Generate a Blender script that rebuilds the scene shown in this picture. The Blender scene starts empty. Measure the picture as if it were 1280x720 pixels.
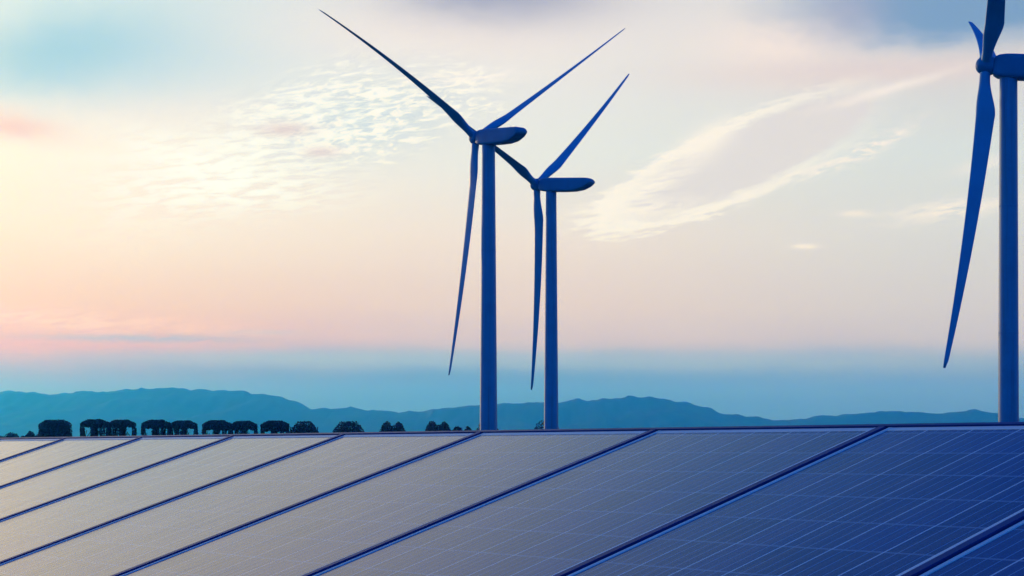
import bpy, bmesh, math, random
from mathutils import Vector, Matrix, noise

random.seed(7)
SC = bpy.context.scene
COL = SC.collection
R = math.radians
F = 2332.0            # focal length of the photograph in its own pixels
HOR = 563.0           # row of the horizon in the photograph
H = 1.30              # eye height (m)

# ------------------------------------------------------------------ camera
cam = bpy.data.cameras.new('camera')
cam_ob = bpy.data.objects.new('camera', cam)
COL.objects.link(cam_ob)
cam.sensor_width = 36.0
cam.lens = F * 36.0 / 1280.0
cam.shift_y = (HOR - 360.0) / 1280.0
cam.clip_start = 0.05
cam.clip_end = 60000.0
cam_ob.location = (0, 0, H)
cam_ob.rotation_euler = (R(90), 0, 0)
SC.camera = cam_ob

# ------------------------------------------------------------------ colour management, sampling
SC.view_settings.view_transform = 'Standard'
SC.view_settings.look = 'None'
SC.view_settings.exposure = 0.0
SC.view_settings.gamma = 1.0
SC.view_settings.use_curve_mapping = False
SC.cycles.use_denoising = True
SC.cycles.max_bounces = 12
SC.cycles.volume_bounces = 8
SC.cycles.sample_clamp_indirect = 6.0


def lin(r, g, b):
    def f(c):
        c /= 255.0
        return c / 12.92 if c <= 0.04045 else ((c + 0.055) / 1.055) ** 2.4
    return (f(r), f(g), f(b), 1.0)


# ------------------------------------------------------------------ dusk sky
class Tree:
    """tiny expression builder for shader node trees"""
    def __init__(self, nt):
        self.nt = nt

    def node(self, kind, **kw):
        n = self.nt.nodes.new(kind)
        for k, v in kw.items():
            setattr(n, k, v)
        return n

    def put(self, sock, v):
        if isinstance(v, S):
            self.nt.links.new(v.s, sock)
        elif v is not None:
            sock.default_value = v

    def math(self, op, a, b=None, c=None, clamp=False):
        n = self.node('ShaderNodeMath', operation=op, use_clamp=clamp)
        for i, v in enumerate((a, b, c)):
            if v is not None:
                self.put(n.inputs[i], v)
        return S(self, n.outputs[0])

    def vec(self, x, y, z=0.0):
        n = self.node('ShaderNodeCombineXYZ')
        self.put(n.inputs[0], x); self.put(n.inputs[1], y); self.put(n.inputs[2], z)
        return S(self, n.outputs[0])

    def noise(self, v, scale, detail=4.0, rough=0.55, dist=0.0):
        n = self.node('ShaderNodeTexNoise')
        self.put(n.inputs['Vector'], v)
        n.inputs['Scale'].default_value = scale
        n.inputs['Detail'].default_value = detail
        n.inputs['Roughness'].default_value = rough
        n.inputs['Distortion'].default_value = dist
        return S(self, n.outputs[0])

    def smooth(self, x, a, b):
        n = self.node('ShaderNodeMapRange', interpolation_type='SMOOTHSTEP')
        self.put(n.inputs[0], x)
        n.inputs[1].default_value = a
        n.inputs[2].default_value = b
        return S(self, n.outputs[0])

    def ramp(self, x, stops, lo, hi):
        n = self.node('ShaderNodeValToRGB')
        cr = n.color_ramp
        cr.interpolation = 'LINEAR'
        st = sorted(stops, key=lambda s: s[0])
        while len(cr.elements) < len(st):
            cr.elements.new(0.5)
        for e, (p, c) in zip(cr.elements, st):
            e.position = min(1.0, max(0.0, (p - lo) / (hi - lo)))
        for e, (p, c) in zip(cr.elements, st):
            e.color = c
        self.put(n.inputs[0], (x - lo) * (1.0 / (hi - lo)))
        return S(self, n.outputs[0])

    def mix(self, f, a, b, blend='MIX'):
        n = self.node('ShaderNodeMix', data_type='RGBA', blend_type=blend)
        n.clamp_factor = True
        self.put(n.inputs[0], f)
        self.put(n.inputs[6], a)
        self.put(n.inputs[7], b)
        return S(self, n.outputs[2])


class S:
    def __init__(self, t, s):
        self.t, self.s = t, s
    def __add__(self, o): return self.t.math('ADD', self, o)
    __radd__ = __add__
    def __sub__(self, o): return self.t.math('SUBTRACT', self, o)
    def __rsub__(self, o): return self.t.math('SUBTRACT', o, self)
    def __mul__(self, o): return self.t.math('MULTIPLY', self, o)
    __rmul__ = __mul__
    def __truediv__(self, o): return self.t.math('DIVIDE', self, o)
    def __rtruediv__(self, o): return self.t.math('DIVIDE', o, self)


def px2ang(x, y):
    az = math.atan((x - 640.0) / F)
    return math.degrees(az), math.degrees(math.atan((HOR - y) / F * math.cos(az)))


GAIN = ((-0.005, 0.0), (0.034, 0.0006), (0.085, 0.0054))
SUN_AZ, SUN_EL = -34.0, 6.0       # the sun is low, ahead and off to the left

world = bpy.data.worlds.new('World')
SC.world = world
world.use_nodes = True
wn = world.node_tree
wn.nodes.clear()
T = Tree(wn)
tc = T.node('ShaderNodeTexCoord')
sep = T.node('ShaderNodeSeparateXYZ')
wn.links.new(tc.outputs['Generated'], sep.inputs[0])
dx, dy, dz = (S(T, sep.outputs[i]) for i in range(3))
az = T.math('ARCTAN2', dx, dy) * (180.0 / math.pi)
el = T.math('ARCSINE', dz) * (180.0 / math.pi)

# soft large wandering of the layers so that no band is ruled
warp = T.noise(T.vec(az * 0.06, el * 0.22), 1.0, 3.0, 0.5) - 0.5
warp2 = T.noise(T.vec(az * 0.25 + 7.0, el * 0.9), 1.0, 4.0, 0.6) - 0.5
elw = el + warp * 1.1 + warp2 * 0.5


def Y(y):
    return (HOR - y) / F * 180.0 / math.pi


left = T.ramp(elw, [
    (-3, lin(70, 96, 150)), (Y(510), lin(80, 100, 156)), (Y(480), lin(110, 112, 152)), (Y(458), lin(154, 124, 128)),
    (Y(432), lin(236, 140, 20)), (Y(385), lin(250, 180, 58)), (Y(300), lin(253, 214, 148)),
    (Y(205), lin(255, 234, 198)), (Y(150), lin(240, 227, 212)), (Y(85), lin(200, 220, 223)),
    (Y(0), lin(192, 224, 226)), (17, lin(250, 236, 206)), (22, lin(230, 216, 176)), (28, lin(160, 180, 186)),
    (40, lin(72, 108, 165)), (60, lin(36, 76, 142))], -3, 60)
center = T.ramp(elw, [
    (-3, lin(78, 118, 180)), (Y(505), lin(84, 122, 184)), (Y(468), lin(106, 134, 176)), (Y(447), lin(160, 164, 184)),
    (Y(430), lin(210, 182, 178)), (Y(385), lin(228, 200, 180)), (Y(300), lin(238, 219, 202)),
    (Y(200), lin(229, 229, 223)), (Y(100), lin(232, 229, 225)), (Y(0), lin(231, 223, 219)),
    (16, lin(210, 212, 202)), (19, lin(168, 188, 194)), (23, lin(96, 142, 178)), (28, lin(42, 96, 166)),
    (40, lin(26, 74, 156)), (60, lin(18, 60, 142))], -3, 60)
right = T.ramp(elw, [
    (-3, lin(92, 120, 185)), (Y(515), lin(98, 126, 190)), (Y(485), lin(112, 136, 184)), (Y(458), lin(142, 156, 184)),
    (Y(430), lin(200, 186, 190)), (Y(385), lin(210, 200, 196)), (Y(300), lin(216, 214, 210)),
    (Y(200), lin(216, 221, 219)), (Y(100), lin(214, 209, 206)), (Y(0), lin(200, 208, 214)),
    (16, lin(100, 152, 196)), (19, lin(50, 114, 182)), (23, lin(14, 82, 168)), (28, lin(8, 66, 154)),
    (40, lin(10, 56, 142)), (60, lin(12, 50, 132))], -3, 60)
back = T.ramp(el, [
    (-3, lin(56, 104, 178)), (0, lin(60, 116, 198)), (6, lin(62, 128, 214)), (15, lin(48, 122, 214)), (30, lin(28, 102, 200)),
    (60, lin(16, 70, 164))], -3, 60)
sky = T.mix(T.smooth(az, -19.0, 1.0), left, center)
sky = T.mix(T.smooth(az, -1.0, 15.5), sky, right)

SRX = None


def blob(x, y, sx, sy, rot=0.0, wx=0.0, wy=0.0):
    """gaussian patch of sky; centre and sizes given on the photograph, turned into degrees of azimuth and elevation"""
    a0, e0 = px2ang(x, y)
    k = 180.0 / math.pi / F
    ca, sa = math.cos(R(rot)), math.sin(R(rot))
    da, de = az - a0 + wx, el - e0 + wy
    p = (da * ca + de * sa) * (1.0 / (sx * k))
    q = (de * ca - da * sa) * (1.0 / (sy * k))
    return T.math('POWER', 2.718, (p * p + q * q) * -0.5)


def layer(base, mask, rgb, amt=1.0):
    return T.mix(mask * amt, base, lin(*rgb))


fine = T.noise(T.vec(az * 0.95 - el * 0.6, el * 2.1 - az * 0.15), 2.6, 8.0, 0.64, 0.5)          # mottled cirrus
fine2 = T.noise(T.vec(az * 0.75 - el * 0.6 + 31.0, el * 3.6 - az * 0.35), 1.7, 8.0, 0.62, 0.35)   # drawn-out wisps
med = T.noise(T.vec(az * 0.35 + 11.0, el * 0.8), 1.0, 6.0, 0.58, 0.3)
wob = (T.noise(T.vec(az * 0.9 + 3.0, el * 1.6), 1.0, 6.0, 0.6) - 0.5) * 1.3

# pale blue hole upper left, peach veils
sky = layer(sky, blob(45, 72, 105, 34, 8, 0.0, wob * 0.5), (112, 186, 208), 1.0)
sky = layer(sky, blob(190, 85, 120, 30, 0), (180, 208, 218), 0.4)
sky = layer(sky, blob(10, 157, 42, 11, -6, 0.0, wob * 0.35), (232, 178, 148), 0.95)
sky = layer(sky, blob(260, 225, 210, 70, 8), (254, 238, 222), 0.55)
sky = layer(sky, blob(560, 40, 150, 34, 0), (246, 230, 220), 0.75)
sky = layer(sky, blob(980, 55, 85, 34, 0), (250, 230, 218), 0.75)
sky = layer(sky, blob(1130, 88, 170, 13, 0, 0.0, wob * 0.25), (226, 208, 202), 0.8)
# grey-blue cloud bases at the top
c_dark = blob(1205, 0, 165, 42, 0, wob * 0.8, wob * 0.45)
sky = layer(sky, T.smooth(c_dark + (med - 0.5) * 0.35, 0.18, 0.85), (118, 152, 184), 0.95)
sky = layer(sky, blob(1060, 14, 34, 26, 0), (178, 174, 188), 0.55)
sky = layer(sky, blob(628, -6, 84, 21, 0, wob * 0.6, wob * 0.3), (118, 126, 150), 0.95)
sky = layer(sky, blob(640, 8, 95, 26, 0), (206, 200, 204), 0.45)

# cirrus patch left of the first turbine: mottled, pale blue between the puffs
mA = blob(455, 142, 112, 42, 12, wob * 0.5, wob * 0.3)
sky = layer(sky, blob(455, 150, 84, 34, 12), (200, 213, 218), 0.8)
sky = layer(sky, T.smooth(fine * 0.85 + mA * 0.10, 0.46, 0.58) * T.smooth(mA, 0.05, 0.45) * T.smooth(med, 0.44, 0.56), (255, 248, 234), 1.0)
sky = layer(sky, T.smooth(mA, 0.15, 0.6) * T.smooth(fine2, 0.52, 0.62), (255, 248, 236), 0.9)
sky = layer(sky, blob(575, 97, 52, 6, 3, 0.0, wob * 0.15) * T.smooth(fine2, 0.35, 0.6), (254, 243, 232), 1.0)
sky = layer(sky, blob(330, 185, 105, 34, 24, wob * 0.5, wob * 0.3) * T.smooth(fine2, 0.42, 0.56), (255, 252, 240), 1.0)
sky = layer(sky, blob(290, 235, 90, 17, 0, 0.0, wob * 0.25) * T.smooth(fine2, 0.44, 0.58), (255, 252, 240), 1.0)
sky = layer(sky, blob(355, 162, 26, 6, 2, 0.0, wob * 0.12), (226, 200, 186), 0.75)
sky = layer(sky, blob(402, 190, 18, 5, 2, 0.0, wob * 0.12), (230, 203, 188), 0.65)
sky = layer(sky, blob(255, 205, 60, 14, -18, wob * 0.4, wob * 0.3) * T.smooth(fine2, 0.38, 0.54), (255, 253, 242), 1.0)
sky = layer(sky, blob(190, 193, 60, 4, 6, 0.0, wob * 0.2), (255, 246, 232), 0.6)

# long lens-shaped cloud on the right: grey-pink body with a bright ragged rim
def lens(sx, sy, gx=0.0, gy=0.0):
    return blob(935 + gx, 196 + gy, sx, sy, 23, wob * 0.55, wob * 0.42)
body = T.smooth(lens(122, 27) + (fine2 - 0.5) * 0.30, 0.28, 0.50)
sky = layer(sky, body, (226, 217, 213), 0.9)
rim = T.smooth(lens(135, 30) + (fine2 - 0.5) * 0.5, 0.20, 0.34) * (1.0 - T.smooth(lens(135, 30) + (fine2 - 0.5) * 0.4, 0.36, 0.56))
sky = layer(sky, rim * T.smooth(az, 12.5, 6.0), (253, 243, 231), 0.9)
sky = layer(sky, blob(880, 178, 30, 12, 30, wob * 0.4, wob * 0.25), (253, 242, 229), 0.95)
sky = layer(sky, blob(800, 240, 48, 8, 26, wob * 0.3, wob * 0.2) * T.smooth(fine2, 0.3, 0.55), (254, 244, 232), 1.0)
sky = layer(sky, blob(795, 262, 52, 9, 4, 0.0, wob * 0.2) * T.smooth(fine2, 0.34, 0.6), (253, 242, 230), 0.95)
sky = layer(sky, blob(1110, 112, 52, 4, 14, 0.0, wob * 0.15), (246, 234, 226), 0.85)
sky = layer(sky, blob(1100, 178, 34, 6, 26, 0.0, wob * 0.3) * T.smooth(fine, 0.40, 0.58), (250, 238, 228), 0.9)
sky = layer(sky, blob(1030, 208, 50, 6, 18, 0.0, wob * 0.3) * T.smooth(fine, 0.40, 0.60), (250, 239, 229), 0.9)
sky = layer(sky, blob(1190, 262, 52, 8, 6, 0.0, wob * 0.35) * T.smooth(fine2, 0.34, 0.55), (248, 236, 226), 0.95)
sky = layer(sky, blob(1068, 267, 13, 3.0, 0, 0.0, wob * 0.06), (246, 233, 223), 0.8)
sky = layer(sky, blob(1006, 308, 11, 2.4, 0, 0.0, wob * 0.05), (252, 238, 226), 0.9)
sky = layer(sky, blob(1230, 205, 26, 5, 14, 0.0, wob * 0.2), (244, 234, 226), 0.6)

# low streaks near the horizon on the left
sky = layer(sky, blob(190, 423, 90, 3.6, 0, 0.0, wob * 0.10) * T.smooth(fine2, 0.28, 0.5), (164, 158, 172), 0.85)
sky = layer(sky, blob(330, 416, 40, 2.6, 0, 0.0, wob * 0.08), (196, 182, 184), 0.5)
sky = layer(sky, blob(70, 398, 150, 9, -3, 0.0, wob * 0.15) * T.smooth(fine2, 0.3, 0.6), (255, 196, 132), 0.95)
sky = layer(sky, blob(420, 448, 190, 7, 0, 0.0, wob * 0.2), (158, 172, 190), 0.6)
sky = layer(sky, blob(950, 452, 260, 8, 0, 0.0, wob * 0.3), (168, 178, 194), 0.45)

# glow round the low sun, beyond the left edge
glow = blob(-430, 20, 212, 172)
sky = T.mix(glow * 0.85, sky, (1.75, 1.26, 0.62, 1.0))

# general high cloud so the sky is alive everywhere
gen = T.smooth(T.noise(T.vec(dx / (dz + 0.25), dy / (dz + 0.25)), 1.6, 7.0, 0.6, 0.4), 0.48, 0.72)
sky = T.mix(gen * T.smooth(el, 13.5, 22.0) * 0.08, sky, lin(196, 196, 208))

# the sky above the evening haze is cleaner and bluer than what arrives through it
thru = T.math('MINIMUM', 0.43 / T.math('MAXIMUM', dz, 0.004), 13.0) * 1.0        # km of haze along the line of sight
gain = T.node('ShaderNodeCombineColor')
for i_, k_ in enumerate(GAIN):
    T.put(gain.inputs[i_], T.math('POWER', 2.718, thru * k_[0] + thru * thru * k_[1]))
sky = T.mix(1.0, sky, S(T, gain.outputs[0]), 'MULTIPLY')

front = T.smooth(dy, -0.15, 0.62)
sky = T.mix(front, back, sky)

nish = T.node('ShaderNodeTexSky', sky_type='NISHITA', sun_disc=False)
nish.sun_elevation = R(SUN_EL)
nish.sun_rotation = R(SUN_AZ)
nish.air_density = 1.0
nish.dust_density = 1.5
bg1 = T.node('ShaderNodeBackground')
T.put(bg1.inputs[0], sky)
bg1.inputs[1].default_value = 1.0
bg2 = T.node('ShaderNodeBackground')
wn.links.new(nish.outputs[0], bg2.inputs[0])
bg2.inputs[1].default_value = 0.004
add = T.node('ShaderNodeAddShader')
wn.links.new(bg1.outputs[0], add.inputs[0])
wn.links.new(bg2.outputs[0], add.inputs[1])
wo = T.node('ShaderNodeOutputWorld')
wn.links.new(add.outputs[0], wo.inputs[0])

# ------------------------------------------------------------------ sun, already low and weak
sun = bpy.data.lights.new('sun', 'SUN')
sun.energy = 0.75
sun.angle = R(0.5)
sun.color = (1.0, 0.86, 0.72)
sun_ob = bpy.data.objects.new('sun', sun)
COL.objects.link(sun_ob)
sd = Vector((math.sin(R(SUN_AZ)) * math.cos(R(SUN_EL)), math.cos(R(SUN_AZ)) * math.cos(R(SUN_EL)), math.sin(R(SUN_EL))))
sun_ob.rotation_euler = sd.to_track_quat('Z', 'Y').to_euler()
sun_ob.location = (-60, 120, 40)


# ------------------------------------------------------------------ helpers
def mesh_ob(name, bm, mat=None, parent=None, smooth=False):
    me = bpy.data.meshes.new(name)
    bm.normal_update()
    bm.to_mesh(me)
    bm.free()
    if smooth:
        for p in me.polygons:
            p.use_smooth = True
    o = bpy.data.objects.new(name, me)
    COL.objects.link(o)
    if mat:
        me.materials.append(mat)
    if parent:
        o.parent = parent
    return o


def tag(o, label=None, cat=None, group=None, kind=None):
    if label: o['label'] = label
    if cat: o['category'] = cat
    if group: o['group'] = group
    if kind: o['kind'] = kind
    return o


def empty(name, loc=(0, 0, 0), rz=0.0):
    o = bpy.data.objects.new(name, None)
    COL.objects.link(o)
    o.empty_display_size = 0.3
    o.location = loc
    o.rotation_euler = (0, 0, rz)
    return o


def copy_tree(o, parent=None):
    c = o.copy()
    COL.objects.link(c)
    if parent:
        c.parent = parent
    for ch in list(o.children):
        copy_tree(ch, c)
    return c


def box(bm, x0, x1, y0, y1, z0, z1, bev=0.0):
    m = Matrix.Translation(((x0 + x1) / 2, (y0 + y1) / 2, (z0 + z1) / 2)) @ Matrix.Diagonal((abs(x1 - x0), abs(y1 - y0), abs(z1 - z0), 1))
    r = bmesh.ops.create_cube(bm, size=1.0, matrix=m)
    if bev > 0:
        ed = list({e for v in r['verts'] for e in v.link_edges})
        bmesh.ops.bevel(bm, geom=ed, offset=bev, segments=2, profile=0.5, affect='EDGES')


def loft(bm, rings, cap=True):
    vs = [[bm.verts.new(p) for p in r] for r in rings]
    n = len(vs[0])
    for a, b in zip(vs, vs[1:]):
        for i in range(n):
            bm.faces.new((a[i], a[(i + 1) % n], b[(i + 1) % n], b[i]))
    if cap:
        bm.faces.new(list(reversed(vs[0])))
        bm.faces.new(vs[-1])
    bmesh.ops.recalc_face_normals(bm, faces=bm.faces)


def bar(bm, a, b, w, h):
    a, b = Vector(a), Vector(b)
    d = (b - a).normalized()
    s = d.cross(Vector((0, 0, 1)))
    if s.length < 1e-4: s = Vector((1, 0, 0))
    s.normalize()
    u = s.cross(d)
    ring = lambda p: [p + s * w / 2 + u * h / 2, p - s * w / 2 + u * h / 2, p - s * w / 2 - u * h / 2, p + s * w / 2 - u * h / 2]
    loft(bm, [ring(a), ring(b)])


def material(name):
    m = bpy.data.materials.new(name)
    m.use_nodes = True
    nt = m.node_tree
    p = nt.nodes['Principled BSDF']
    return m, Tree(nt), p


# ------------------------------------------------------------------ materials
def mat_paint(name, col, rough=0.45, var=0.12, scale=0.6):
    m, t, p = material(name)
    c = t.node('ShaderNodeTexCoord')
    n = t.noise(S(t, c.outputs['Object']), scale, 5.0, 0.6)
    n2 = t.noise(S(t, c.outputs['Object']), scale * 9, 4.0, 0.6)
    f = n * 0.7 + n2 * 0.3
    a = tuple(x * (1 - var) for x in col) + (1,)
    b = tuple(min(1, x * (1 + var)) for x in col) + (1,)
    t.put(p.inputs['Base Color'], t.mix(t.smooth(f, 0.3, 0.7), a, b))
    t.put(p.inputs['Roughness'], n2 * 0.2 + (rough - 0.1))
    return m


M_TOWER = mat_paint('blue_tower_paint', (0.006, 0.31, 0.66), 0.5, 0.10, 0.25)
def streaks(m, amt):
    t = Tree(m.node_tree)
    p = m.node_tree.nodes['Principled BSDF']
    c = t.node('ShaderNodeTexCoord')
    sp = t.node('ShaderNodeSeparateXYZ')
    m.node_tree.links.new(c.outputs['Object'], sp.inputs[0])
    x, y, z = (S(t, sp.outputs[i]) for i in range(3))
    n = t.noise(t.vec(x * 2.2, y * 2.2, z * 0.07), 1.0, 6.0, 0.65)
    src = p.inputs['Base Color'].links[0].from_socket
    t.put(p.inputs['Base Color'], t.mix(t.smooth(n, 0.45, 0.75) * amt, S(t, src), (0.03, 0.10, 0.24, 1)))


streaks(M_TOWER, 0.55)
M_BLADE = mat_paint('blue_blade_gelcoat', (0.006, 0.35, 0.74), 0.42, 0.08, 0.3)
M_NAC = mat_paint('blue_nacelle_shell', (0.006, 0.24, 0.54), 0.45, 0.10, 0.5)
M_NAC.node_tree.nodes['Principled BSDF'].inputs['Specular IOR Level'].default_value = 0.2
M_FRAME = mat_paint('anodised_frame', (0.76, 0.92, 1.0), 0.4, 0.06, 6.0)
M_FRAME.node_tree.nodes['Principled BSDF'].inputs['Metallic'].default_value = 0.1
M_STRIP = mat_paint('navy_clamp_rail', (0.008, 0.055, 0.24), 0.35, 0.2, 4.0)
M_STRIP.node_tree.nodes['Principled BSDF'].inputs['Specular IOR Level'].default_value = 0.06
M_RACK = mat_paint('galvanised_steel', (0.30, 0.33, 0.37), 0.5, 0.15, 5.0)
M_RACK.node_tree.nodes['Principled BSDF'].inputs['Metallic'].default_value = 0.7
M_BACK = mat_paint('black_plastic', (0.02, 0.02, 0.025), 0.5, 0.1, 5.0)

PITCH_X, PITCH_Y = 0.1585, 0.171


def mat_cells():
    """photovoltaic glass: blue cells, bright gaps between the strings, faint cross gaps and thin busbars, a film of dust"""
    m, t, p = material('photovoltaic_glass')
    c = t.node('ShaderNodeTexCoord')
    sp = t.node('ShaderNodeSeparateXYZ')
    m.node_tree.links.new(c.outputs['Object'], sp.inputs[0])
    x, y = S(t, sp.outputs[0]), S(t, sp.outputs[1])
    oi = t.node('ShaderNodeObjectInfo')
    rnd = S(t, oi.outputs['Random'])

    def line(v, pitch, w, off=0.0):
        f = t.math('FRACT', v * (1.0 / pitch) + (50.0 + off))
        d = t.math('ABSOLUTE', f - 0.5)
        return t.math('GREATER_THAN', d, 0.5 - 0.5 * w / pitch)
    gap_x = line(x, PITCH_X, 0.0052, 0.0)
    gap_y = line(y, PITCH_Y, 0.0075, 0.292)
    bus = line(x, PITCH_X / 4.0, 0.0036, 0.0)
    cellid = t.vec(t.math('FLOOR', x * (1 / PITCH_X) + 50.0), t.math('FLOOR', y * (1 / PITCH_Y) + 50.292), rnd * 40.0)
    wnz = t.node('ShaderNodeTexWhiteNoise', noise_dimensions='3D')
    t.put(wnz.inputs['Vector'], cellid)
    cellv = S(t, wnz.outputs['Value'])
    streak = t.noise(t.vec(x * 60.0 + rnd * 90.0, y * 1.6), 1.0, 5.0, 0.65)
    dust = t.noise(t.vec(x * 5.0 + rnd * 33.0, y * 4.0), 1.0, 6.0, 0.65)
    base = t.mix(cellv * 0.7 + streak * 0.3, (0.002, 0.028, 0.17, 1), (0.004, 0.048, 0.27, 1))
    base = t.mix(bus * 0.95, base, (0.13, 0.30, 0.60, 1))
    base = t.mix(gap_y * 0.65, base, (0.22, 0.34, 0.56, 1))
    base = t.mix(gap_x * 0.97, base, (0.58, 0.78, 0.95, 1))
    base = t.mix(t.smooth(dust, 0.35, 0.8) * 0.07 + t.smooth(streak, 0.45, 0.8) * 0.06, base, (0.34, 0.31, 0.25, 1))
    t.put(p.inputs['Base Color'], base)
    t.put(p.inputs['Roughness'], t.smooth(streak, 0.2, 0.8) * 0.10 + dust * 0.08 + 0.07)
    p.inputs['IOR'].default_value = 1.52
    bump = t.node('ShaderNodeBump')
    bump.inputs['Strength'].default_value = 0.06
    bump.inputs['Distance'].default_value = 0.004
    t.put(bump.inputs['Height'], streak)
    m.node_tree.links.new(bump.outputs[0], p.inputs['Normal'])
    return m


M_CELL = mat_cells()


def mat_ground():
    m, t, p = material('dry_grass_field')
    c = t.node('ShaderNodeTexCoord')
    o = S(t, c.outputs['Object'])
    a = t.noise(o, 0.05, 6.0, 0.6)
    b = t.noise(o, 3.0, 6.0, 0.7)
    base = t.mix(t.smooth(a, 0.35, 0.65), (0.045, 0.060, 0.028, 1), (0.085, 0.080, 0.045, 1))
    base = t.mix(b * 0.6, base, (0.035, 0.045, 0.022, 1))
    t.put(p.inputs['Base Color'], base)
    p.inputs['Roughness'].default_value = 0.95
    bump = t.node('ShaderNodeBump')
    bump.inputs['Distance'].default_value = 0.05
    t.put(bump.inputs['Height'], b)
    m.node_tree.links.new(bump.outputs[0], p.inputs['Normal'])
    return m


def mat_hill():
    m, t, p = material('forested_slope')
    c = t.node('ShaderNodeTexCoord')
    o = S(t, c.outputs['Object'])
    a = t.noise(o, 0.004, 6.0, 0.6)
    b = t.noise(o, 0.03, 5.0, 0.65)
    base = t.mix(t.smooth(a * 0.6 + b * 0.4, 0.38, 0.62), (0.024, 0.052, 0.056, 1), (0.050, 0.076, 0.070, 1))
    t.put(p.inputs['Base Color'], base)
    p.inputs['Roughness'].default_value = 0.95
    return m


def mat_leaf(name, c0, c1):
    m, t, p = material(name)
    g = t.node('ShaderNodeNewGeometry')
    oi = t.node('ShaderNodeObjectInfo')
    c = t.node('ShaderNodeTexCoord')
    n = t.noise(S(t, c.outputs['Object']), 1.6, 3.0, 0.5)
    f = S(t, g.outputs['Random Per Island']) * 0.6 + n * 0.5
    t.put(p.inputs['Base Color'], t.mix(f, c0 + (1,), c1 + (1,)))
    p.inputs['Roughness'].default_value = 0.75
    return m


M_LEAF = mat_leaf('dark_foliage', (0.022, 0.048, 0.060), (0.052, 0.086, 0.095))
M_LEAF2 = mat_leaf('dull_foliage', (0.026, 0.052, 0.060), (0.058, 0.090, 0.092))
M_BARK = mat_paint('bark', (0.055, 0.045, 0.04), 0.9, 0.3, 3.0)

# ------------------------------------------------------------------ ground and hills
bm = bmesh.new()
rad = [0, 3, 6, 10, 16, 25, 40, 70, 120, 220, 420, 800, 1500, 3000, 6000, 12500]
NA = 96
rings = []
for r in rad:
    row = []
    for i in range(NA if r else 1):
        a = 2 * math.pi * i / NA
        x, y = r * math.cos(a), r * math.sin(a)
        amp = min(0.05, r * 0.002) if r < 100 else min(0.6, r * 0.0012)
        row.append(bm.verts.new((x, y, amp * (noise.noise((x * 0.05, y * 0.05, 0)) - 0.2))))
    rings.append(row)
for a, b in zip(rings, rings[1:]):
    for i in range(NA):
        j = (i + 1) % NA
        if len(a) == 1: bm.faces.new((a[0], b[i], b[j]))
        else: bm.faces.new((a[i], b[i], b[j], a[j]))
tag(mesh_ob('ground', bm, mat_ground(), smooth=True), 'dark grassy field stretching to the hills', kind='structure')

M_HILL = mat_hill()


def ridge(name, label, pts, D, depth, rough, seed):
    """a range of hills: pts are (column, row) of its skyline on the photograph, set out at the distance D"""
    bm = bmesh.new()
    xs = [(p[0] - 640.0) / F * D for p in pts]
    zs = [H + (HOR - p[1]) / F * D for p in pts]

    def prof(x):
        if x <= xs[0]: return zs[0]
        for i in range(len(xs) - 1):
            if x <= xs[i + 1]:
                f = (x - xs[i]) / (xs[i + 1] - xs[i])
                f = f * f * (3 - 2 * f) * 0.5 + f * 0.5
                return zs[i] + (zs[i + 1] - zs[i]) * f
        return zs[-1]
    nx, ny = 420, 44
    g = []
    for j in range(ny + 1):
        v = j / ny * 2 - 1.0                      # -1 foot towards us, 0 crest, 1 foot beyond
        row = []
        for i in range(nx + 1):
            x = xs[0] + (xs[-1] - xs[0]) * i / nx
            y = D + v * depth
            top = prof(x)
            n = noise.fractal((x * 0.0022 + seed, y * 0.0012, seed), 0.9, 2.1, 5)
            n2 = noise.fractal((x * 0.008 + seed, y * 0.004, seed * 2), 1.0, 2.0, 4)
            s = max(0.0, 1 - abs(v)) ** 1.15
            spur = (abs(n) * 0.55 + 0.12) * min(1.0, abs(v) * 2.2)
            z = top * s * (1 - spur * (1 - s * 0.3)) + (n2 * 1.7 + noise.fractal((x * 0.016 + seed, y * 0.008, seed), 0.9, 2.0, 3) * 1.0) * rough * min(1.0, s * 3)
            row.append(bm.verts.new((x, y, z - 3.0)))
        g.append(row)
    for j in range(ny):
        for i in range(nx):
            bm.faces.new((g[j][i], g[j][i + 1], g[j + 1][i + 1], g[j + 1][i]))
    return tag(mesh_ob(name, bm, M_HILL, smooth=True), label, kind='structure')


ridge('hills', 'high pale blue mountain ridge on the left skyline', [
    (-700, 535), (-500, 505), (-330, 492), (-200, 500), (-100, 485), (0, 489), (40, 489.5), (60, 494), (100, 490), (130, 487), (170, 482),
    (210, 484), (260, 487), (290, 486), (340, 492), (370, 500), (392, 507), (430, 510), (470, 513), (540, 520), (700, 530), (900, 540), (1300, 548)],
    9800, 2300, 10, 3.3)
ridge('hills', 'blue hill range with a rounded summit right of the middle turbine', [
    (300, 545), (380, 524), (430, 512), (470, 513), (520, 514.5), (560, 510), (590, 506), (640, 503.5), (680, 501), (720, 499.5), (760, 498), (795, 494.5),
    (820, 495), (850, 501), (880, 508), (910, 516), (940, 519), (965, 524), (1040, 532), (1200, 545), (1400, 552)],
    9600, 1800, 7, 8.1)
ridge('hills', 'low deep blue hills on the right skyline', [
    (880, 548), (930, 535), (965, 526), (1000, 523.5), (1040, 518.5), (1080, 516), (1112, 513.5), (1140, 516), (1180, 515), (1215, 511.5), (1245, 515),
    (1275, 522), (1310, 526), (1400, 520), (1500, 512), (1650, 520), (1850, 540)],
    10200, 1500, 5, 5.7)
ridge('hills', 'faint low foothill under the left mountain ridge', [
    (-300, 552), (-200, 540), (-60, 546), (40, 548), (90, 540), (130, 527), (160, 519), (190, 522), (230, 534), (300, 541), (420, 545), (600, 552)],
    8200, 700, 4, 1.9)

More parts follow.
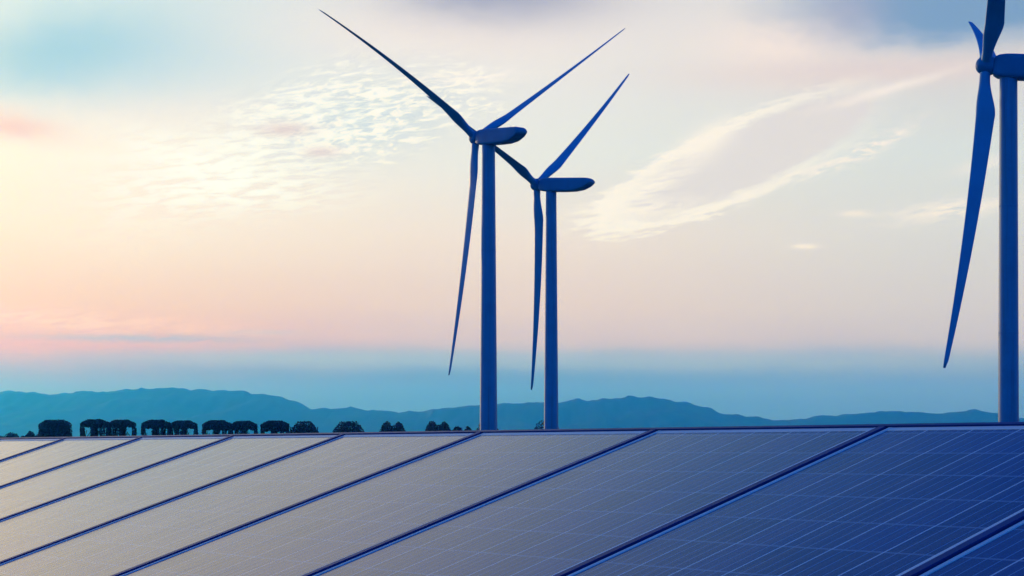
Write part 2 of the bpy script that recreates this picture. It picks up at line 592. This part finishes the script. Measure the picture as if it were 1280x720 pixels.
# the air itself
HAZE_D = 2.5e-4
bm = bmesh.new()
box(bm, -13500, 13500, -13500, 13500, -2.0, 430.0)
mh, th, ph = material('blue_haze')
mh.node_tree.nodes.remove(ph)
pv = th.node('ShaderNodeVolumePrincipled')
pv.inputs['Color'].default_value = (0.014, 0.25, 1.0, 1)
pv.inputs['Absorption Color'].default_value = (1, 1, 1, 1)
pv.inputs['Density'].default_value = HAZE_D
pv.inputs['Anisotropy'].default_value = 0.76
mh.node_tree.links.new(pv.outputs[0], mh.node_tree.nodes['Material Output'].inputs['Volume'])
tag(mesh_ob('haze', bm, mh), 'thin blue evening haze over the plain', kind='stuff')

# ------------------------------------------------------------------ solar table
YAW, TILT = R(35.20), R(18.26)
D1 = Vector((math.cos(YAW) * math.cos(TILT), math.sin(YAW) * math.cos(TILT), math.sin(TILT)))          # up the slope
D2 = Vector((-math.sin(YAW), math.cos(YAW), 0.0))            # along the row, away from us
NX = -D2
NN = NX.cross(D1).normalized()
P0 = Vector((1.0372, 5.208, H + 0.0647))
SLOPE = 1.96


def frame_at(t):
    """matrix of a panel whose right-hand... near side sits at t; origin at the middle of its top edge"""
    o = P0 + D2 * (t + 0.5)
    return Matrix(((NX.x, D1.x, NN.x, o.x), (NX.y, D1.y, NN.y, o.y), (NX.z, D1.z, NN.z, o.z), (0, 0, 0, 1)))


HALF = 0.480
LIP, LIPT = 0.016, 0.026


def make_panel():
    root = empty('solar_panel')
    bm = bmesh.new()
    t_, b_ = 0.0, -0.036
    box(bm, -HALF, -HALF + LIP, -SLOPE, 0, b_, t_, 0.002)
    box(bm, HALF - LIP, HALF, -SLOPE, 0, b_, t_, 0.002)
    box(bm, -HALF + LIP, HALF - LIP, -LIPT, -0.0005, b_, t_ - 0.0004, 0.002)
    box(bm, -HALF + LIP, HALF - LIP, -SLOPE + 0.0005, -SLOPE + LIPT, b_, t_ - 0.0004, 0.002)
    mesh_ob('frame', bm, M_FRAME, root)
    bm = bmesh.new()
    box(bm, -HALF + LIP, HALF - LIP, -SLOPE + LIPT, -LIPT, -0.008, -0.0025)
    mesh_ob('glass', bm, M_CELL, root)
    bm = bmesh.new()
    box(bm, -0.09, 0.09, -0.32, -0.20, -0.034, -0.009, 0.004)
    mesh_ob('junction_box', bm, M_BACK, root)
    return root


panel_labels = {
    -2: 'deep blue solar panel cut off in the lower right corner of the photo',
    -1: 'dark blue solar panel with the clearest grid of white cell lines, under the cropped turbine',
    0: 'slate blue solar panel with faint cell lines, left of the clearly gridded dark blue one',
    1: 'grey blue solar panel whose top edge runs right from the foot of the middle turbines',
    2: 'grey solar panel whose top right corner meets the largest whole turbine',
    3: 'warm grey solar panel with its top edge under the low domed tree',
    4: 'pale beige solar panel whose top edge lies under the third pair of dark trees',
    5: 'sandy beige solar panel whose top edge lies under the second pair of dark trees',
    6: 'narrow sandy solar panel whose top edge lies under the leftmost pair of dark trees',
    7: 'small sliver of tan solar panel at the far left end, below the solid dark tree',
    8: 'tan solar panel continuing the row beyond the solid dark tree',
    -3: 'deep blue solar panel at the near end of the row, nearest to the camera',
}
GROUP_P = 'solar panels side by side on one tilted row'
proto = make_panel()
for i, (j, lab) in enumerate(panel_labels.items()):
    o = proto if i == 0 else copy_tree(proto)
    o.matrix_world = frame_at(j)
    tag(o, lab, 'solar panel', GROUP_P)

# the steel rack that carries them
rack = empty('mounting_rack', (P0.x, P0.y, 0.0))
tag(rack, 'steel mounting rack under the tilted row of solar panels, dark rails showing between them', 'mounting rack')
T0, T1 = -3.0, 9.0
rl = rack.location.copy()


def local(t, s, n):
    return P0 + D2 * t - D1 * s + NN * n - rl


def slab(bm, t0, t1, s0, s1, n0, n1):
    vs = [bm.verts.new(local(t, s, n)) for t in (t0, t1) for s in (s0, s1) for n in (n0, n1)]
    for q in ((0, 1, 3, 2), (4, 6, 7, 5), (0, 4, 5, 1), (2, 3, 7, 6), (0, 2, 6, 4), (1, 5, 7, 3)):
        bm.faces.new([vs[k] for k in q])
    bmesh.ops.recalc_face_normals(bm, faces=bm.faces)


for t in range(int(T0), int(T1) + 1):
    bm = bmesh.new()
    slab(bm, t - 0.0135, t + 0.0135, 0.004, SLOPE - 0.004, -0.036, 0.0045)
    bmesh.ops.bevel(bm, geom=bm.edges[:], offset=0.0015, segments=1, affect='EDGES')
    mesh_ob('clamp_rail', bm, M_STRIP, rack)
bm = bmesh.new()
slab(bm, T0, T1, -0.020, -0.003, -0.06, 0.0035)
mesh_ob('ridge_bar', bm, M_STRIP, rack)
for s in (0.45, 1.5):
    bm = bmesh.new()
    slab(bm, T0, T1, s - 0.03, s + 0.03, -0.10, -0.0375)
    mesh_ob('purlin', bm, M_RACK, rack)
for t in (-2.5, 0.5, 3.5, 6.5, 8.7):
    bm = bmesh.new()
    slab(bm, t - 0.03, t + 0.03, 0.2, SLOPE - 0.15, -0.18, -0.1015)
    mesh_ob('rafter', bm, M_RACK, rack)
    for s in (0.42, 1.55):
        p = local(t, s, -0.182)
        bm = bmesh.new()
        box(bm, p.x - 0.04, p.x + 0.04, p.y - 0.04, p.y + 0.04, -0.25, p.z)
        mesh_ob('post', bm, M_RACK, rack)


# ------------------------------------------------------------------ wind turbines
def make_turbine(base, psi, sc, hub_h, over, al, Ls, tw, label, nz=1.0, bends=(2.0, 2.0, 2.0), tilt=5.0):
    root = empty('wind_turbine', base)
    tag(root, label, 'wind turbine', 'blue wind turbines behind the solar panels')
    ps, ti = R(psi), R(tilt)
    a = Vector((-math.sin(ps) * math.cos(ti), math.cos(ps) * math.cos(ti), math.sin(ti)))   # rotor axis, upwind
    ah = Vector((-math.sin(ps), math.cos(ps), 0))
    l = Vector((-math.cos(ps), -math.sin(ps), 0))
    u = a.cross(l)
    if u.z < 0: u = -u
    hub = ah * over * sc + Vector((0, 0, hub_h))
    # tower
    top = hub_h - 1.40 * sc * nz
    bm = bmesh.new()
    rings = []
    for k in range(25):
        f = k / 24
        r = (tw[0] + (tw[1] - tw[0]) * f) / 2
        rings.append([Vector((math.cos(q) * r, math.sin(q) * r, top * f)) for q in [2 * math.pi * i / 40 for i in range(40)]])
    loft(bm, rings)
    tower = mesh_ob('tower', bm, M_TOWER, root, True)
    for f in (0.33, 0.66):
        bm = bmesh.new()
        r = (tw[0] + (tw[1] - tw[0]) * f) / 2
        loft(bm, [[Vector((math.cos(q) * (r + d), math.sin(q) * (r + d), top * f + z)) for q in [2 * math.pi * i / 40 for i in range(40)]]
                  for d, z in ((0.002, -0.09), (0.022, -0.07), (0.022, 0.07), (0.002, 0.09))])
        mesh_ob('flange', bm, M_TOWER, tower, True)
    bm = bmesh.new()
    r = tw[1] / 2 * 1.10
    loft(bm, [[Vector((math.cos(q) * r * k, math.sin(q) * r * k, top + z)) for q in [2 * math.pi * i / 40 for i in range(40)]]
              for k, z in ((0.96, -0.30 * sc), (1.0, -0.26 * sc), (1.0, 0.2 * sc))])
    mesh_ob('yaw_collar', bm, M_NAC, root, True)
    # nacelle: stations along the axis (distance from the hub towards the tail), half width, roof, floor
    ax = -a
    side = l
    up = u
    st = [(0.95, 0.92, 0.95, -0.95), (1.1, 1.12, 1.15, -1.2), (1.6, 1.32, 1.36, -1.46), (2.4, 1.46, 1.48, -1.58), (3.6, 1.5, 1.52, -1.6), (6.5, 1.5, 1.52, -1.58),
          (9.0, 1.48, 1.52, -1.48), (10.8, 1.45, 1.52, -1.12), (12.2, 1.38, 1.50, -0.40), (12.6, 1.33, 1.30, -0.02), (13.0, 1.22, 0.86, 0.42)]
    st = [(d, w * nz, zt * nz, zb * nz) for d, w, zt, zb in st]
    bm = bmesh.new()
    rings = []
    for d, w, zt, zb in st:
        row = []
        mid, hh = (zt + zb) / 2, (zt - zb) / 2
        for i in range(36):
            q = 2 * math.pi * i / 36
            c, s = math.cos(q), math.sin(q)
            e = 0.30
            row.append(hub + (ax * d + side * (math.copysign(abs(c) ** e, c) * w) + up * (mid + math.copysign(abs(s) ** e, s) * hh)) * sc)
        rings.append(row)
    loft(bm, rings)
    nac = mesh_ob('nacelle', bm, M_NAC, root, True)
    for d0, sd_ in ((10.4, 0.55), (10.4, -0.55)):
        bm = bmesh.new()
        pb = hub + (ax * d0 + up * 1.40 * nz + side * sd_) * sc
        bar(bm, pb, pb + up * 0.35 * sc, 0.04 * sc, 0.04 * sc)
        mesh_ob('wind_vane', bm, M_NAC, nac)
    # hub with its rounded spinner
    bm = bmesh.new()
    prof = [(-1.30, 0.12), (-1.26, 0.36), (-1.16, 0.62), (-0.95, 0.88), (-0.65, 1.08), (-0.25, 1.19), (0.3, 1.21), (0.75, 1.17), (0.98, 1.08)]
    loft(bm, [[hub + (ax * d + side * math.cos(q) * r + up * math.sin(q) * r) * sc for q in [2 * math.pi * i / 32 for i in range(32)]] for d, r in prof])
    mesh_ob('hub', bm, M_NAC, root, True)
    # three feathered blades
    for k in range(3):
        q = R(al[k])
        d = (-math.cos(q) * u + math.sin(q) * l).normalized()
        tang = a.cross(d).normalized()
        bm = bmesh.new()
        rings = []
        L = 40.0 * Ls[k]
        NS = 46
        for i in range(NS + 1):
            f = i / NS
            f = f ** 1.15
            r = 0.55 + (L - 0.55) * f
            rr = r / L
            if r < 1.7: ch = 1.35
            else:
                rise = min(1.0, (r - 1.7) / 4.8)
                rise = rise * rise * (3 - 2 * rise)
                fall = max(0.0, (r - 6.5) / (L - 6.5))
                ch = 1.35 + (2.45 - 1.35) * rise
                ch -= (2.45 - 0.52) * (0.55 * fall ** 0.70 + 0.45 * fall ** 1.4) if fall > 0 else 0
            if f > 0.985: ch *= 0.55
            th = max(0.10, 1.0 - min(1.0, max(0, r - 1.5) / 7.0) * 0.80)      # thickness ratio
            tws = R(16.0 * (1 - rr) ** 2.0 - 3.0)
            cdir = (ax * math.cos(tws) + tang * math.sin(tws))
            tdir = (tang * math.cos(tws) - ax * math.sin(tws))
            lead = 0.5 - 0.22 * min(1.0, max(0, r - 1.5) / 5.0)              # share of the chord ahead of the pitch axis
            cen = hub + (d * r + a * bends[k] * rr ** 2) * sc
            row = []
            n = 20
            for m in range(n):
                w = 2 * math.pi * m / n
                xx = 0.5 * (1 - math.cos(w))
                yt = math.sin(w)
                if th < 0.95:
                    tap = (1 - xx) ** 0.55 * 1.25 * min(1.0, math.sqrt(xx + 0.02) * 2.0)
                    blend = min(1.0, (1 - th) / 0.6)
                    yt = math.sin(w) * (1 - blend) + math.copysign(tap, math.sin(w)) * blend * (0 if m in (0, n // 2) else 1) * 0.8
                row.append(cen + (cdir * ((xx - lead) * ch) + tdir * (yt * 0.5 * ch * th)) * sc)
            rings.append(row)
        loft(bm, rings)
        mesh_ob('blade', bm, M_BLADE, root, True)
    return root


def turbine_at(px, py, D40, sc, psi, over, al, Ls, tw, label, nz=1.0, bends=(2.0, 2.0, 2.0)):
    """hub at column px, row py for a rotor of 40 m blades at D40 metres; the machine is sc times that and as much farther"""
    D = D40 * sc
    hubp = Vector(((px - 640) / F * D, D, H + (HOR - py) / F * D))
    ps = R(psi)
    ah = Vector((-math.sin(ps), math.cos(ps), 0))
    base = hubp - ah * over * sc
    return make_turbine((base.x, base.y, 0.0), psi, sc, hubp.z, over, al, Ls, (tw[0] * sc, tw[1] * sc), label, nz, bends)


turbine_at(595, 172.5, 328.5, 1.00, 38.5, 3.6, (2.45, 123.5, 235.45), (1.05, 0.858, 1.065), (3.15, 2.25),
           'blue wind turbine left of centre, the larger of the two wholly in view', 0.88, (2.0, 8.0, 2.0))
turbine_at(671, 231, 358.0, 1.07, 51.8, 3.45, (-7.6, 111.6, 229.6), (0.995, 0.84, 1.005), (2.85, 2.0),
           'smallest blue wind turbine, just right of centre, one blade behind the larger one', 0.84)
turbine_at(1232.3, 82, 240.0, 1.08, 78.3, 2.82, (9.5, 129.5, 249.5), (1.0, 1.0, 1.0), (2.64, 2.22),
           'biggest blue wind turbine, cut off by the right edge, its rotor seen side on')


# ------------------------------------------------------------------ trees beyond the panels
def leaf(bm, p, size, rnd):
    d = Vector((rnd.gauss(0, 1), rnd.gauss(0, 1), rnd.gauss(0, 1))).normalized()
    s = d.orthogonal().normalized()
    t = d.cross(s)
    q = rnd.random() * 6.28
    s, t = s * math.cos(q) + t * math.sin(q), t * math.cos(q) - s * math.sin(q)
    s *= size * rnd.uniform(0.6, 1.2); t *= size * rnd.uniform(0.4, 0.8)
    vs = [bm.verts.new(p + s), bm.verts.new(p + t), bm.verts.new(p - s), bm.verts.new(p - t)]
    bm.faces.new(vs)


def make_tree(name, w, h, base, inside, stems, n, seed, mat, size=0.17):
    """inside(x, z) in unit shape tells where foliage is: x from -1 to 1 across, z from 0 to 1 up; the crown is as deep as it is wide"""
    rnd = random.Random(seed)
    root = empty(name)
    bm = bmesh.new()
    k = 0
    tries = 0
    while k < n and tries < n * 40:
        tries += 1
        z = rnd.random()
        x, y = rnd.uniform(-1, 1), rnd.uniform(-1, 1)
        if not inside(x, y, z): continue
        p = Vector((x * w / 2, y * w / 2, base + z * (h - base)))
        p += Vector((noise.noise(p * 0.9), noise.noise(p * 0.9 + Vector((9, 0, 0))), noise.noise(p * 0.9 + Vector((0, 9, 0))))) * 0.12
        leaf(bm, p, size, rnd)
        k += 1
    mesh_ob('crown', bm, mat, root)
    bm = bmesh.new()
    for (sx, sy, top, rr) in stems:
        pts = [Vector((sx * w / 2 * (0.75 + 0.25 * f) + 0.06 * math.sin(f * 5 + sx * 9), sy * w / 2, top * h * f)) for f in (0, 0.3, 0.6, 1.0)]
        loft(bm, [[p + Vector((math.cos(q), math.sin(q), 0)) * rr * (1.25 - 0.6 * i / 3) for q in [2 * math.pi * m / 10 for m in range(10)]] for i, p in enumerate(pts)])
        for m in range(3):
            q = rnd.random() * 6.28
            b0 = pts[2] + Vector((0, 0, rnd.uniform(-0.2, 0.3)))
            bar(bm, b0, b0 + Vector((math.cos(q) * w * 0.2, math.sin(q) * w * 0.2, h * 0.18)), rr * 0.6, rr * 0.6)
    mesh_ob('trunk', bm, M_BARK, root)
    return root


def boxy(x, y):
    """distance from the stem in a crown that is nearly square in plan, as rows of clipped trees are"""
    return (abs(x) ** 4 + abs(y) ** 4) ** 0.25


def in_solid(x, y, z):
    r = boxy(x, y)
    top = 1.0 if r < 0.58 else 1.0 - (r - 0.58) * 0.26
    return r < 1 and z < top


def in_slotted(lo, flip):
    def f(x, y, z):
        x *= flip
        r = boxy(x, y)
        top = 1.0 if r < 0.5 else 1.0 - (r - 0.5) * 0.20
        if z > top or r > 1: return False
        if z > lo + 0.035 * math.sin(x * 13 + 1): return True
        # hanging foliage columns round the stems, light between them
        if abs(x) > 0.90 or -0.14 < x < 0.05 or 0.46 < x < 0.54: return True
        return False
    return f


def lifted(fn, b):
    """the shape fn set on a leafy base of height b"""
    def f(x, y, z):
        return boxy(x, y) < 1 if z < b else fn(x, y, (z - b) / (1 - b))
    return f


def in_dome(x, y, z):
    r = boxy(x, y)
    return r < 1 and z < (1.0 if r < 0.42 else max(0.0, 1.0 - ((r - 0.42) / 0.58) ** 1.25))


def in_twin(x, y, z):
    a = abs(x + 0.32) / 0.34
    b = abs(x - 0.32) / 0.32
    t = max(0.80 * max(0.0, 1 - abs(x)) ** 0.6, (1.0 - 0.45 * a * a) if a < 1 else 0, (0.97 - 0.45 * b * b) if b < 1 else 0)
    return boxy(x, y) < 1 and z < t * (1 - 0.25 * y * y)


def in_bush(x, y, z):
    return x * x * (1 + 0.3 * math.sin(x * 9)) + y * y * 0.7 + z * z < 1.0


TD = 280.0
GZ = lambda D: 0.0


def put_tree(o, xl, xr, D, label, cat='tree', group='dark trees standing behind the solar panels'):
    o.location = (((xl + xr) / 2 - 640) / F * D, D, 0.0)
    tag(o, label, cat, group)


def zpx(y, D): return H + (HOR - y) / F * D
def wpx(p, D): return p / F * D


# solid one
t = make_tree('tree', wpx(38, TD), zpx(525, TD), 0.5, in_solid, [(0, 0, 0.8, 0.16), (-0.4, 0.1, 0.7, 0.1), (0.45, 0.0, 0.7, 0.1)], 11000, 1, M_LEAF)
put_tree(t, 50, 88, TD, 'solid dark block-shaped tree at the left end of the row, leafy to the ground')
# slotted pairs; each pair shows a little more of its crown hidden behind the panels than the one before
stems = [(-0.86, 0, 0.85, 0.13), (-0.36, 0.1, 0.7, 0.07), (0.02, 0, 0.9, 0.15), (0.4, -0.1, 0.7, 0.07), (0.86, 0, 0.85, 0.13)]
pairs = [(102, 136.5, 135.5, 169, 524.5, 525, 532.5, 'leftmost'), (178, 213, 212.5, 246, 525, 526, 534.5, 'second'),
         (254, 289, 288, 321, 525.5, 526.5, 536.5, 'third'), (327, 361, 360, 400, 526, 526.5, 538.5, 'fourth')]
for i, (a0, a1, b0, b1, ya, yb, ys, nm) in enumerate(pairs):
    for k, (x0, x1, y) in enumerate(((a0, a1, ya), (b0, b1, yb))):
        D = TD + (i * 2 + k) * 2.0
        h = zpx(y, D)
        lo = zpx(ys, D) / h
        fn = in_slotted(max(0.3, lo), 1 if k == 0 else -1)
        if i == 3 and k == 1:
            fn = lifted(in_dome, 0.58)
        t = make_tree('tree', wpx(x1 - x0, D), h, 0.2, fn, stems, 7500, 10 + i * 2 + k, M_LEAF if k == 0 else M_LEAF2)
        sl = ('tall light gaps between its stems', 'light gaps between its stems', 'low light gaps between its stems', 'hardly any gaps under it')[i]
        lab = 'dark flat-topped tree with %s, %s of the %s pair' % (sl, ('left one', 'right one')[k], nm)
        if i == 3 and k == 1: lab = 'dark flat-topped tree with a sloping right shoulder, right one of the fourth pair'
        put_tree(t, x0, x1, D, lab)
t = make_tree('tree', wpx(46, 300), zpx(527, 300), 0.2, lifted(in_dome, 0.60), [(0, 0, 0.8, 0.15)], 8000, 30, M_LEAF)
put_tree(t, 413, 459, 300, 'low domed dark tree standing alone right of the four pairs')
t = make_tree('tree', wpx(46, 304), zpx(526.5, 304), 0.1, lifted(in_twin, 0.50), [(-0.3, 0, 0.85, 0.12), (0.3, 0, 0.85, 0.12)], 8000, 31, M_LEAF2)
put_tree(t, 468, 514, 304, 'dark bush-like tree with two humps, left of the similar one by the largest whole turbine')
t = make_tree('tree', wpx(48, 306), zpx(526, 306), 0.1, lifted(in_twin, 0.50), [(-0.3, 0, 0.85, 0.12), (0.3, 0, 0.85, 0.12)], 8000, 33, M_LEAF)
put_tree(t, 524, 572, 306, 'dark bush-like tree with two humps, nearest on the left to the largest whole turbine')
bush = [(562, 582, 533, 300, 'small round dark bush right beside the two-humped tree near the largest whole turbine'),
        (578, 592, 533.5, 298, 'tiny dark bush between the two-humped tree and the largest whole turbine'),
        (590, 628, 527, 345, 'dark bush half hidden behind the foot of the largest whole turbine'),
        (662, 704, 525.5, 400, 'dark bush half hidden behind the foot of the smaller turbine'),
        (2, 26, 540.5, 420, 'low hazy bush with a rounded top at the far left edge'),
        (-14, 8, 544, 430, 'low hazy bush cut by the left edge of the picture'),
        (22, 36, 545, 425, 'very low hazy bush between two rounder bushes at the far left'),
        (31, 45, 538.5, 418, 'low hazy bush with a small peak, just left of the solid dark tree'),
        (40, 56, 543, 424, 'low hazy bush partly behind the solid dark tree')]
for i, (x0, x1, y, D, lab) in enumerate(bush):
    t = make_tree('bush', wpx(x1 - x0, D), zpx(y, D), 0.05, lifted(in_bush if i not in (2, 3) else in_dome, 0.5), [(0, 0, 0.6, 0.1)], 3500, 50 + i, M_LEAF2 if i % 2 else M_LEAF, 0.2)
    put_tree(t, x0, x1, D, lab, 'bush', 'dark bushes behind the solar panels')
